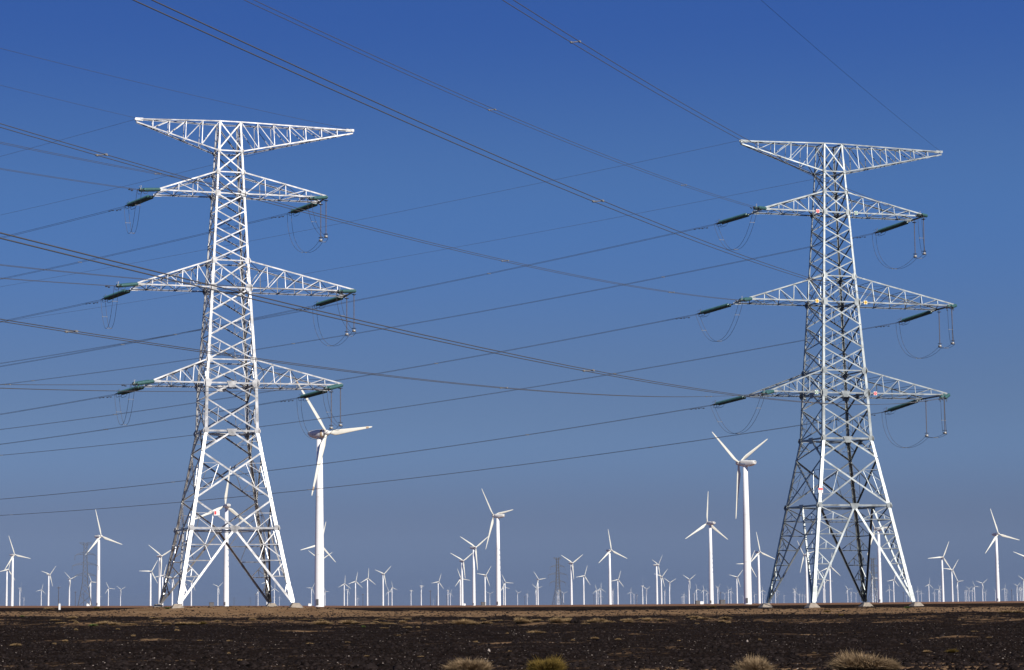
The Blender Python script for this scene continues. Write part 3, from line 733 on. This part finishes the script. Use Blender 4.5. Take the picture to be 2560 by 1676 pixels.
def turbine(px, hub_px, angs, yaw, label, cat_group, detail=1, egg=False, letters=0, dx=None):
    """px: photo column of the tower foot, hub_px: hub height there in photo pixels, angs: blade bearings seen, yaw: where the rotor looks"""
    dist = HUB * F_PX / hub_px
    X, Y = place(px, dist)
    root = empty('wind_turbine', (X, Y, zg(X, Y)))
    tag(root, label, 'wind turbine', cat_group)
    az = math.degrees(math.atan2(X, Y))
    psi = math.radians(yaw - az); cy_ = math.cos(math.radians(yaw))
    if abs(cy_) < .15: cy_ = .15
    al = []
    for i, a in enumerate(angs):
        a = math.radians(a); q = math.atan2(math.sin(a) / cy_, math.cos(a)); al.append(q)
    v = sum(complex(math.cos(3 * q), math.sin(3 * q)) for q in al)
    alpha = math.atan2(v.imag, v.real) / 3
    inst('tower', TWR_ME, root)
    Rz = Matrix.Rotation(psi, 4, 'Z')
    Mn = Matrix.Translation((0, 0, HUB - .05)) @ Rz @ Matrix.Rotation(math.radians(-4), 4, 'X')
    inst('nacelle', EGG_ME if egg else NAC_ME, root, Mn)
    Mh = Mn @ Matrix.Translation((0, -3.35, 0))
    inst('hub', HUB_ME, root, Mh)
    for i in range(3):
        b = inst('blade', BLADE_ME, root, Mh @ Matrix.Rotation(alpha + i * 2 * math.pi / 3, 4, 'Y'))
        if detail > 1 and egg: inst('tip_brake_band', TIP_ME, b)
    if detail > 1:
        for hz, rr in ((18, 1.605), (38, 1.305)): inst('flange_joint', RING_ME, root, Matrix.Translation((0, 0, hz)) @ Matrix.Diagonal((rr, rr, 1, 1)))
        inst('rear_vent', VENT_ME, root, Mn) if not egg else None
        inst('roof_hatch', HATCH_ME, root, Mn)
        d_ = inst('door', DOOR_ME, root, Matrix.Rotation(math.radians(-20), 4, 'Z') @ Matrix.Translation((0, -1.70, 1.6)))
        if not egg:
            for sx in (-1, 1):
                mb = MB(); mb.box((sx * 1.325, -.4, -.25), .03, 2.6, .22)
                q = mb.build('lettering', M_BLUE, root); q.matrix_basis = Mn
        else:
            for sx in (-1, 1):
                t_ = MB(); t_.box((sx * 1.552, .9, -.1), .03, 1.3, .15); t_.box((sx * 1.50, 2.1, -.05), .08, .30, .42)
                q = t_.build('lettering', M_BLUE, root); q.matrix_basis = Mn
            st_ = loft([rrect(2.56, 2.66, -2.25, 0, e=2.6), rrect(2.86, 2.96, -1.6, 0, e=2.6), rrect(2.9, 3.0, -1.55, 0, e=2.6)]).build('stained_front_rim', M_STAIN, root, True); st_.matrix_basis = Mn
    for i in range(letters):
        hz = 37.5 - i * 3.35
        r_ = float(np.interp(hz, [18, 38], [1.60, 1.30])) + .01
        inst('tower_character', GLYPHS[i % 6], root, Matrix.Translation((0, 0, hz)) @ Matrix.Rotation(math.radians(52), 4, 'Z') @ Matrix.Translation((0, -r_, 0)))
    return root
MARKS = [(-60, None), (245, 'the turbine by the far lattice tower'), (565, 'the white pylon'), (798, 'the huge stained turbine'), (1246, 'the tallest middle turbine'), (1395, 'the middle lattice tower'), (1525, 'the lone one-blade-up turbine'), (1870, 'the V-bladed turbine'), (2100, 'the grey pylon'), (2495, 'the lone lettered turbine'), (2700, None)]
def between(px):
    for (a, na), (b, nb) in zip(MARKS, MARKS[1:]):
        if a <= px < b:
            if na is None: return 'beyond ' + nb
            if nb is None: return 'beyond ' + na
            return 'between %s and %s' % (na.replace('the ', '', 1), nb.replace('the ', '', 1))
A_, B_ = 38, 236      # rotor looks to the viewer's right-front, or away to the left-rear
BIG = [   # column, hub px, blade bearings, yaw, label, letters, egg
 (798.4, 430, (-33, 82, 197), 46, 'huge white wind turbine with oil-stained egg-shaped nacelle beside the white pylon', 0, True),
 (1869.8, 350, (-42, 41, 183), B_ - 1, 'large white wind turbine with V-raised blades, beside the grey pylon', 0, False),
 (565, 249, (1, 132, 247), 196, 'white wind turbine seen from behind through the legs of the white pylon', 5, False),
 (1246, 222, (-32, 71, 194), B_, 'white wind turbine with blue tower characters, tallest of the middle cluster', 5, False),
 (1778.7, 200, (-1.5, 134, 229), 220, 'white turbine, one blade straight up, blue tower characters, beside the V-bladed turbine', 5, False),
 (2200.7, 182, (-28, 78, 202), B_, 'white wind turbine seen through the far leg of the grey pylon', 4, False),
 (245, 172, (-10.5, 114, 218), A_, 'white wind turbine with rear nacelle bulge, in front of the far lattice tower', 0, False),
 (2495.5, 166, (-11, 120, 202), A_, 'white wind turbine with blue tower characters standing alone on the open plain', 4, False),
 (797.5, 151, (15, 136, 259), 30, 'white wind turbine half hidden by the huge tower, blades spread sideways', 0, False),
 (1185, 143, (-52, 53, 174), 42, 'white wind turbine shaped like a Y, just beside the tallest middle turbine', 0, False),
 (1525.5, 134, (-6, 125, 220), A_, 'white wind turbine with one blade up, rising alone over small far turbines', 0, False),
 (1898.4, 127, (-6, 116, 222), A_, 'white turbine with one blade up between V-bladed turbine and grey pylon', 0, False),
 (30, 126, (-19.5, 101, 220), A_, 'white wind turbine overlapping a smaller one, beyond the far lattice tower', 0, False),
 (398.5, 123, (-55, 65, 182), 40, 'Y-shaped white wind turbine just behind the leg of the white pylon', 0, False),
 (2018, 119, (-43, 77, 197), B_, 'white wind turbine seen between the nearer legs of the grey pylon', 0, False),
 (797, 112, (-49, 58, 180), 40, 'white wind turbine almost hidden behind the huge tower, two blade tips showing', 0, False),
 (1155.6, 110, (-63, 57, 175), 36, 'Y-shaped white wind turbine, outermost of three overlapping turbines', 0, False),
 (2358, 110, (19, 150, 270), 30, 'white wind turbine with a level blade, overlapping a smaller one beyond the grey pylon', 0, False),
 (2568, 107, (-70, 50, 170), 35, 'white wind turbine showing a single blade beyond the lone lettered turbine', 0, False),
 (1429, 103, (-51, 53, 175), 40, 'Y-shaped white wind turbine beside the far lattice tower of the middle', 0, False),
 (1872, 98, (268, 30, 150), 35, 'white wind turbine hidden behind the tower of the V-bladed turbine', 0, False),
 (1642.7, 97, (-30, 25, 168), 66, 'white wind turbine seen almost edge-on with a narrow Y of blades', 0, False)]
for px, hp, an, yw_, lab, let, egg in BIG:
    turbine(px, hp, an, yw_, lab, 'large white wind turbines', 2 if hp > 140 else 1, egg, let)
MID = [(16, 89, (20, 140, 260)), (120.8, 77, (-73, 50, 163)), (173, 66, (-50, 70, 190)), (226, 59, (-20, 95, 208)), (376, 85, (-88, 31.5, 152)), (406, 75, (20, 140, 260)),
 (430.5, 68, (-75, 60, 170)), (456, 60, (10, 130, 250)), (478, 60, (40, 160, 280)), (667, 60, (-100, 20, 118)), (860.5, 54, (6, 132, 238)), (888.6, 60, (13, 136, 249)),
 (918.7, 67, (6, 128, 243)), (957.7, 78, (-62, 46, 168)), (1095.6, 58, (16, 147, 263)), (1151, 66, (-13, 105, 208)), (1213, 74, (-78, 37, 157)), (1263, 56, (-17, 90, 210)),
 (1345, 63, (-29, 85, 195)), (1459.7, 71, (20, 145, 264)), (1545, 61, (6, 152, 265)), (1654, 68, (-65, 40, 163)), (1674, 53, (-50, 60, 180)), (1723, 60, (-38, 45, 172)),
 (1843, 65, (-66, 35, 163)), (2062, 57, (-20, 100, 220)), (2076.5, 89, (5, 140, 245)), (2182, 60, (-20, 85, 205)), (2235, 55, (263, 20, 140)), (2381.6, 79, (27, 160, 283)), (2395, 50, (-40, 80, 215)), (2559, 52, (-50, 60, 180))]
for px, hp, an in MID:
    # pose class from the blade nearest to straight up / down
    up_ = min(abs((a + 180) % 360 - 180) for a in an); dn_ = min(abs(a % 360 - 180) for a in an)
    pose = 'one blade up' if up_ < 17 else 'one blade down' if dn_ < 14 else 'blades askew'
    turbine(px, hp, an, rnd.choice((25, 34, 40, 46)), 'mid-distance turbine, %s, %s' % (pose, between(px)), 'mid-distance wind turbines')
FAR = [(49, 43), (102.7, 39), (270.6, 43), (301, 40), (544.5, 47), (645, 36), (685.6, 42), (778.6, 43), (812.6, 35), (868.7, 39), (971, 35), (980, 44), (1027.6, 37), (1053, 48), (1120, 36), (1126, 29),
 (1224.5, 28), (1259, 45), (1294, 30), (1318, 27), (1340.6, 41), (1393, 30), (1397, 36), (1409, 28), (1491, 36), (1495, 31), (1502, 39), (1532, 34), (1577, 30), (1585, 23), (1606.7, 45), (1616, 37), (1662, 31), (1709, 23), (1736, 25), (1742, 36), (1759, 34),
 (1768, 27), (1794.6, 39), (1812, 24), (1821, 34), (1827.5, 30), (1886.5, 22), (1906, 32), (1928, 20), (1939, 33), (1945, 22), (1986, 33), (1989, 28), (1999, 22), (2006, 20), (2012, 19), (2059, 44), (2119.5, 33), (2128, 25), (2140, 22), (2188, 34), (2193, 29), (2224, 32),
 (2295, 28), (2304, 22), (2323, 43), (2336, 23), (2347, 30), (2350, 31), (2413, 26), (2417, 27), (2422.5, 31), (2431, 27), (2437, 37), (2457, 44), (2464, 22), (2489, 25), (2512.5, 31), (2517, 22), (2543, 37), (2550.6, 33), (2555, 30)]
for _ in range(16): FAR.append((rnd.uniform(1500, 2560), rnd.uniform(13, 22)))
for _ in range(7): FAR.append((rnd.uniform(20, 1450), rnd.uniform(13, 22)))
for px, hp in FAR:
    a0 = rnd.uniform(0, 120)
    turbine(px, hp, (a0, a0 + 120, a0 + 240), rnd.choice((20, 35, 45, 60, 74)), 'tiny horizon turbine %s' % between(px), 'tiny far wind turbines along the horizon', 0)

# ------------------------------------------------------------------ far lattice towers, poles, kiosks
def far_tower_meshes():
    H = 49.0
    w = lambda h: float(np.interp(h, [0, 17, 36, 49], [10.5, 4.2, 2.6, 2.2]))
    hs = [0, 8, 14, 18, 21.5, 25, 28, 31, 34, 37, 40, 43, 46, 49]
    body = MB()
    for sx in (-1, 1):
        for sy in (-1, 1):
            body.tube([(sx * w(h) / 2, sy * w(h) / 2, h) for h in hs], .18, 4)
    for i in range(len(hs) - 1):
        a, b = hs[i], hs[i + 1]
        for f in range(4):
            e, n = FACES[f]
            for sg in (-1, 1):
                body.tube([e * (sg * w(a) / 2) + n * w(a) / 2 + V((0, 0, a)), e * (-sg * w(b) / 2) + n * w(b) / 2 + V((0, 0, b))], .13, 3)
    arms = []
    for h, ln_, top in ((24, 8.5, 0), (32, 10.0, 0), (40, 8.0, 0), (49, 4.8, 1)):
        for sg in (-1, 1):
            mb = MB()
            for sy in (-1, 1):
                b0 = V((sg * w(h) / 2, sy * w(h) / 2, h)); tipp = V((sg * ln_, 0, h - (.1 if top else 1.0)))
                t0 = b0 + V((0, 0, -2.4 if top else 1.8))
                for q in (b0, t0):
                    mb.tube([q, q.lerp(tipp, .6) + V((0, 0, .0 if top else .5)), tipp], .12, 3)
                for u in (.25, .5, .75): mb.tube([b0.lerp(tipp, u), t0.lerp(tipp, u - .2)], .08, 3)
            if not top: mb.tube([tipp, tipp - V((0, 0, 3.4))], .14, 5)
            arms.append(mb.mesh('crossarm', M_STEEL_FAR))
    return body.mesh('tower_body', M_STEEL_FAR), arms
FT_BODY, FT_ARMS = far_tower_meshes()
for px, hp, lab in ((212, 158, 'grey far lattice tower behind a large white turbine'), (1395, 118, 'grey far lattice tower between slender turbines in the middle of the plain'), (2184, 111, 'grey far lattice tower seen through the legs of the near grey pylon'),
                    (585, 22, 'tiny pale lattice tower on the horizon, seen through the white pylon'), (626, 22, 'tiny pale lattice tower on the horizon, seen through the white pylon')):
    d_ = 49 * F_PX / hp; X, Y = place(px, d_)
    r_ = empty('far_lattice_tower', (X, Y, zg(X, Y) - .3), math.radians(12))
    tag(r_, lab, 'pylon', 'far lattice towers')
    inst('tower_body', FT_BODY, r_)
    for a in FT_ARMS: inst('crossarm', a, r_)
POLE_ME = MB().tube([(0, 0, -1), (0, 0, 9.2)], [.16, .11], 7).mesh('shaft', M_WOOD)
PARM_ME = MB().box((0, 0, 8.7), 1.9, .12, .12).tube([(-.8, 0, 8.7), (0, 0, 8.0)], .03, 4).tube([(.8, 0, 8.7), (0, 0, 8.0)], .03, 4).mesh('pole_arm', M_WOOD)
PINS_ME = MB().lathe([(.05, 0), (.09, .06), (.05, .16), (.08, .22), (.03, .3)], seg=8).mesh('pin_insulator', M_ALU)
for px, hp in ((146, 48), (188, 36), (209, 29), (907.5, 29), (1076, 38), (1091, 24), (1117, 25), (1312, 22), (1485, 24), (1592, 25), (1733, 23), (1802, 29), (1945, 24), (2259, 25), (2530, 29), (640, 30), (2148, 25)):
    d_ = 9.0 * F_PX / hp; X, Y = place(px, d_)
    r_ = empty('utility_pole', (X, Y, zg(X, Y)), rnd.uniform(-.5, .5)); tag(r_, 'dark utility pole %s' % between(px), 'pole', 'far utility poles')
    inst('shaft', POLE_ME, r_); inst('pole_arm', PARM_ME, r_)
    for q in (-.8, .15, .8): inst('pin_insulator', PINS_ME, r_, Matrix.Translation((q, 0, 8.76)))
KB = MB().box((0, 0, 1.15), 2.8, 2.0, 2.3).mesh('cabinet', M_KIOSK)
KR = MB().box((0, 0, 2.38), 3.1, 2.3, .16).mesh('roof', M_KIOSK)
KP = MB().box((0, 0, -.35), 3.2, 2.4, .8).mesh('plinth', M_CONC)
KD = MB().box((0, 0, 0), .9, .05, 1.7).mesh('door', M_NACDARK)
KI = MB().box((0, 0, 0), .1, .1, .5).mesh('bushing', M_GLASS)
for px, hp, lab in ((529, 10, 'brown transformer kiosk beneath the white pylon'), (1208, 9, 'brown transformer kiosk beside the tallest middle turbine'), (1806, 11, 'brown transformer kiosk between two tall turbines'), (1744, 9, 'brown transformer kiosk with a pale box beside it')):
    d_ = 2.5 * F_PX / hp; X, Y = place(px, d_)
    r_ = empty('transformer_kiosk', (X, Y, zg(X, Y)), math.radians(12)); tag(r_, lab, 'kiosk', 'transformer kiosks')
    inst('cabinet', KB, r_); inst('roof', KR, r_); inst('plinth', KP, r_)
    for q in (-.7, .7): inst('door', KD, r_, Matrix.Translation((q, -1.03, 1.1)))
    for q in (-.8, 0, .8): inst('bushing', KI, r_, Matrix.Translation((q, 0, 2.7)))
WB = MB().box((0, 0, .8), 2.4, 1.6, 1.6).mesh('cabinet', M_WHT); WR_ = loft([[(x_, y_, z_) for x_, y_ in ((-a, -b), (a, -b), (a, b), (-a, b))] for a, b, z_ in ((1.35, .95, 1.6), (1.35, .95, 1.7), (.7, .4, 2.0))]).mesh('roof', M_WHT)
for px, hp, lab in ((220, 6, 'small white cabinet by a turbine foot near the far lattice tower'), (1161, 5, 'small white cabinet at the foot of three overlapping turbines'), (1754, 7, 'small white cabinet next to a brown kiosk'), (774, 6, 'small white cabinet at the foot of a turbine by the huge tower')):
    d_ = 2.0 * F_PX / hp; X, Y = place(px, d_)
    r_ = empty('white_cabinet', (X, Y, zg(X, Y)), math.radians(12)); tag(r_, lab, 'cabinet', 'white cabinets')
    inst('cabinet', WB, r_); inst('roof', WR_, r_)

# ------------------------------------------------------------------ shrubs, tufts, stones
def shrub_mesh(seed, n, m, wide=1.0, stiff=.6):
    r_ = random.Random(seed); mb = MB()
    lob = [(r_.uniform(-.32, .32), r_.uniform(-.32, .32), r_.uniform(.65, 1.0), r_.uniform(.35, .6)) for _ in range(7)]
    for _ in range(n):
        lx, ly, lh, lr = r_.choice(lob)
        a = r_.uniform(0, 2 * math.pi); el = math.acos(r_.uniform(0.0, 1.0)); 
        d = V((math.cos(a) * math.sin(el), math.sin(a) * math.sin(el), math.cos(el)))
        base = V((lx * .5 + d.x * .1, ly * .5 + d.y * .1, 0.02 + r_.uniform(0, .15)))
        ln_ = r_.uniform(.45, 1.0) if r_.random() < .93 else r_.uniform(1.0, 1.18)
        tip = V((lx + d.x * lr * ln_, ly + d.y * lr * ln_, .06 + lh * (.25 + .75 * d.z) * ln_ * r_.uniform(.8, 1.05)))
        midp = base.lerp(tip, .55) + V((r_.uniform(-.06, .06), r_.uniform(-.06, .06), r_.uniform(0, .10)))
        s = V((r_.uniform(-1, 1), r_.uniform(-1, 1), r_.uniform(-.4, .4))).normalized() * r_.uniform(.005, .011)
        i = len(mb.v)
        mb.v += [tuple(base - s), tuple(base + s), tuple(midp + s), tuple(midp - s), tuple(tip)]
        mb.f += [(i, i + 1, i + 2, i + 3), (i + 3, i + 2, i + 4)]
        if r_.random() < .8:
            tw = midp + V((r_.uniform(-.12, .12), r_.uniform(-.12, .12), r_.uniform(.02, .15)))
            i = len(mb.v); mb.v += [tuple(midp - s * .8), tuple(midp + s * .8), tuple(tw)]; mb.f.append((i, i + 1, i + 2))
    return mb.mesh('twigs', m)
STEM_ME = MB().tube([(0, 0, -.15), (.02, .01, .08), (.05, .03, .22)], [.06, .045, .02], 6).tube([(0, 0, 0), (-.10, .05, .2)], [.04, .015], 5).tube([(0, 0, 0), (.03, -.12, .18)], [.04, .015], 5).mesh('stem', M_WOOD)
SH = {'dry': [shrub_mesh(i, 1500, M_DRY) for i in (1, 2, 3)], 'grey': [shrub_mesh(i, 11000, M_GREY) for i in (4, 5)], 'olive': [shrub_mesh(7, 11000, M_OLIVE), shrub_mesh(8, 1400, M_OLIVE)], 'green': [shrub_mesh(9, 1300, M_GREEN)]}
def ground_hit(px, row):
    """first ground point under photo pixel (px,row)"""
    d = FW + RT * ((px - CX) / F_PX) + UP * ((CY - row) / F_PX)
    lo = None
    for s in np.arange(40, 330, .5):
        if d.z * s / 1.0 <= zg(d.x * s, d.y * s): lo = s; break
    s = lo or 300
    return d.x * s, d.y * s, s
def shrub(px, row, wpx, hpx, kind, label, group=None, me=None, name='dry_shrub'):
    x, y, s = ground_hit(px, row)
    w, h = 1.15 * wpx * s / F_PX, 1.0 * hpx * s / F_PX
    r_ = empty(name, (x, y, zg(x, y)), rnd.uniform(0, 6.28)); tag(r_, label, 'shrub', group)
    r_.scale = (w / 1.5, w / 1.5, h / 1.0)
    inst('twigs', me or rnd.choice(SH[kind]), r_); inst('stem', STEM_ME, r_)
shrub(1176, 1690, 122, 48, 'grey', 'round grey-brown dry shrub in the near gravel, next to an olive one', me=SH['grey'][0])
shrub(1364, 1690, 104, 54, 'olive', 'olive-yellow bushy shrub in the near gravel', me=SH['olive'][0])
shrub(1882, 1690, 104, 52, 'grey', 'wispy tan dry shrub in the near gravel, beside the widest one', me=SH['grey'][1])
shrub(2150, 1684, 150, 58, 'grey', 'widest dry shrub, a straw-coloured thicket on a sandy patch', me=SH['grey'][1])
shrub(2205, 1682, 90, 40, 'grey', 'low dry shrub grown into the end of the widest thicket', me=SH['grey'][0])
LBT = 'dry straw-coloured grass tuft at the edge of the dark gravel'
for px, row, w, h in ((1158, 1562, 66, 17), (1182, 1562, 40, 10), (1213, 1561, 44, 9), (1300, 1560, 50, 19), (1318, 1560, 30, 10), (1395, 1558, 56, 18), (1420, 1557, 44, 16), (1480, 1557, 44, 10), (1500, 1556, 50, 13), (1565, 1555, 44, 10), (1620, 1554, 34, 11), (1655, 1553, 40, 7),
                      (255, 1564, 46, 13), (285, 1564, 50, 10), (322, 1564, 46, 7), (415, 1563, 40, 8), (455, 1563, 50, 9), (480, 1563, 40, 10), (800, 1562, 52, 13), (820, 1562, 34, 9), (868, 1561, 50, 12), (890, 1561, 30, 8), (1736, 1547, 56, 8), (1812, 1550, 40, 8), (1760, 1549, 40, 7)) + tuple((rnd.uniform(20, 1900), rnd.uniform(1547, 1562), rnd.uniform(14, 44), rnd.uniform(4, 9)) for _ in range(34)):
    shrub(px, row, w, h, 'dry', 'straw gravel-edge tuft below and ' + between(px), 'dry grass tufts at the gravel edge', name='grass_tuft')
LBS = 'small dry tuft scattered on the dark near gravel'
for px, row, w, h in ((1345, 1584, 46, 9), (1328, 1584, 24, 6), (38, 1617, 34, 9), (190, 1578, 13, 7), (573, 1605, 16, 6), (1188, 1608, 16, 6), (1487, 1601, 30, 8), (1545, 1603, 20, 7), (1020, 1572, 26, 6), (1045, 1572, 14, 6), (443, 1579, 16, 7), (2320, 1632, 30, 7), (1900, 1602, 12, 7), (1432, 1604, 14, 6), (2398, 1553, 10, 6), (960, 1572, 30, 4)) + tuple((rnd.uniform(10, 2550), rnd.uniform(1570, 1660), rnd.uniform(8, 22), rnd.uniform(3, 7)) for _ in range(26)):
    shrub(px, row, w, h, 'dry', 'small dry gravel tuft below and ' + between(px), 'small dry tufts on the gravel', name='grass_tuft')
for px, row, w, h, kd, lab in ((231, 1567, 28, 10, 'green', 'small green saltbush beside the dry tufts'), (505, 1562, 30, 11, 'olive', 'olive tuft at the end of a strip of dry grass'), (909, 1570, 15, 7, 'green', 'small green plant on the dark gravel below the huge turbine'),
                         (2377, 1633, 40, 13, 'olive', 'low olive shrub alone on the near gravel'), (55, 1544, 16, 6, 'green', 'tiny green plant alone on the dirt track'), (2102, 1540, 16, 6, 'olive', 'small olive tuft on the sand in front of the grey pylon'),
                         (2268, 1522, 24, 7, 'green', 'green bush beside the outer footing of the grey pylon'), (240, 1524, 30, 9, 'olive', 'olive bush below the far lattice tower'), (125, 1523, 36, 9, 'dry', 'straw bush on the far sand beside the far lattice tower'), (420, 1523, 20, 7, 'green', 'green bush between the legs of the white pylon'),
                         (2515, 1533, 40, 10, 'dry', 'straw bush on the dirt track beyond the grey pylon'), (2070, 1531, 26, 6, 'olive', 'olive tuft between the legs of the grey pylon'), (1780, 1517, 24, 7, 'olive', 'dark olive bush beside the grey pylon mound'), (2545, 1533, 34, 9, 'dry', 'straw bush at the end of the dirt track')):
    shrub(px, row, w, h, kd, lab, None, SH['olive'][1] if kd == 'olive' else None, name='bush')
def stone_field(name, n, m, r0, r1, seed, label, keep=None):
    g = np.random.default_rng(seed)
    # stones spread evenly over the fan of ground in view and a margin around it
    y = 46 + (250 - 46) * g.random(n * 3) ** 1.7
    x = (g.random(n * 3) - .5) * 2 * (.27 * y + 6)
    y, x = y[:n], x[:n]
    z = hills(x, y)
    r = r0 + (r1 - r0) * g.random(n) ** 3.2
    base = np.array([(1, 0, 0), (0, 1, 0), (-1, 0, 0), (0, -1, 0), (0, 0, 1), (.55, .55, .55), (-.5, .6, .5), (0, -.7, .6)], float)
    faces = np.array([(0, 1, 5), (1, 2, 6), (2, 3, 7), (3, 0, 7), (5, 4, 0), (4, 7, 0), (1, 6, 5), (6, 4, 5), (6, 2, 4), (2, 7, 4)])
    nv = len(base)
    a = g.random(n) * 6.283
    jit = 1 + .35 * (g.random((n, nv, 3)) - .5)
    P = base[None] * jit * r[:, None, None]
    P[:, :, 2] *= .75
    ca, sa = np.cos(a)[:, None], np.sin(a)[:, None]
    X = P[:, :, 0] * ca - P[:, :, 1] * sa + x[:, None]; Yv = P[:, :, 0] * sa + P[:, :, 1] * ca + y[:, None]; Z = P[:, :, 2] + z[:, None] - .1 * r[:, None]
    vv = np.stack([X, Yv, Z], 2).reshape(-1, 3)
    ff = (faces[None] + (np.arange(n) * nv)[:, None, None]).reshape(-1, 3)
    me = bpy.data.meshes.new(name)
    me.vertices.add(len(vv)); me.vertices.foreach_set('co', vv.ravel())
    me.loops.add(ff.size); me.loops.foreach_set('vertex_index', ff.ravel().astype(np.int32))
    me.polygons.add(len(ff)); me.polygons.foreach_set('loop_start', np.arange(0, ff.size, 3, dtype=np.int32))
    me.materials.append(m); me.update(calc_edges=True); me.validate()
    tag(inst(name, me), label, 'gravel', kind='stuff')
stone_field('dark_gravel', 105000, M_ROCK, .022, .12, 3, 'loose dark stones strewn over the gravel plain')
stone_field('loose_cobbles', 2600, M_ROCK, .09, .24, 11, 'larger dark cobbles lying among the gravel')
stone_field('pale_pebbles', 13000, M_PEB, .010, .038, 5, 'scattered pale quartz pebbles on the dark gravel')
def rock(px, row, w, h, m, label, seed):
    x, y, s = ground_hit(px, row); r_ = random.Random(seed); mb = MB()
    rings = []
    for k, (zz, rr) in enumerate(((-.2, 1.0), (.15, 1.0), (.5, .85), (.8, .55), (1.0, .2))):
        rings.append([(math.cos(q * math.pi / 5) * rr * r_.uniform(.8, 1.15) / 2, math.sin(q * math.pi / 5) * rr * r_.uniform(.8, 1.15) / 2, zz * r_.uniform(.9, 1.1)) for q in range(10)])
    o = loft(rings).build('rock', m); o.location = (x, y, zg(x, y)); o.scale = (w * s / F_PX, w * s / F_PX, h * s / F_PX)
    tag(o, label, 'rock')
rock(1434, 1559, 18, 13, M_ROCK, 'taller black rock at the edge of the dry tufts', 1)
rock(1447, 1559, 14, 8, M_ROCK, 'low black rock leaning against a taller one', 2)
rock(1222, 1632, 8, 7, M_PEB, 'pale stone on the near dark gravel', 3)
rock(1868, 1606, 6, 5, M_PEB, 'white stone on the dark gravel in front of the grey pylon', 4)
mp_x, mp_y, mp_s = ground_hit(149, 1519)
o = MB().box((0, 0, .25), .22, .22, .9).box((0, 0, .74), .17, .17, .08).build('marker_post', M_WHT); o.location = (mp_x, mp_y, zg(mp_x, mp_y)); tag(o, 'short white marker post on the far track', 'post')

# ------------------------------------------------------------------ thin dust haze over the plain
HZ = MB().box((0, 5000, 15), 70000, 80000, 200).mesh('haze', None)
M_HAZE = bpy.data.materials.new('desert_haze'); M_HAZE.use_nodes = True
hn = M_HAZE.node_tree; hn.nodes.clear()
pv = hn.nodes.new('ShaderNodeVolumePrincipled'); ho = hn.nodes.new('ShaderNodeOutputMaterial')
pv.inputs['Color'].default_value = (0.27, 0.35, 0.50, 1)
pv.inputs['Density'].default_value = 3.6e-5
pv.inputs['Anisotropy'].default_value = 0.0
hn.links.new(pv.outputs[0], ho.inputs['Volume'])
HZ.materials.append(M_HAZE)
tag(inst('haze', HZ), 'thin pale dust haze hanging over the whole plain', 'haze', kind='stuff')
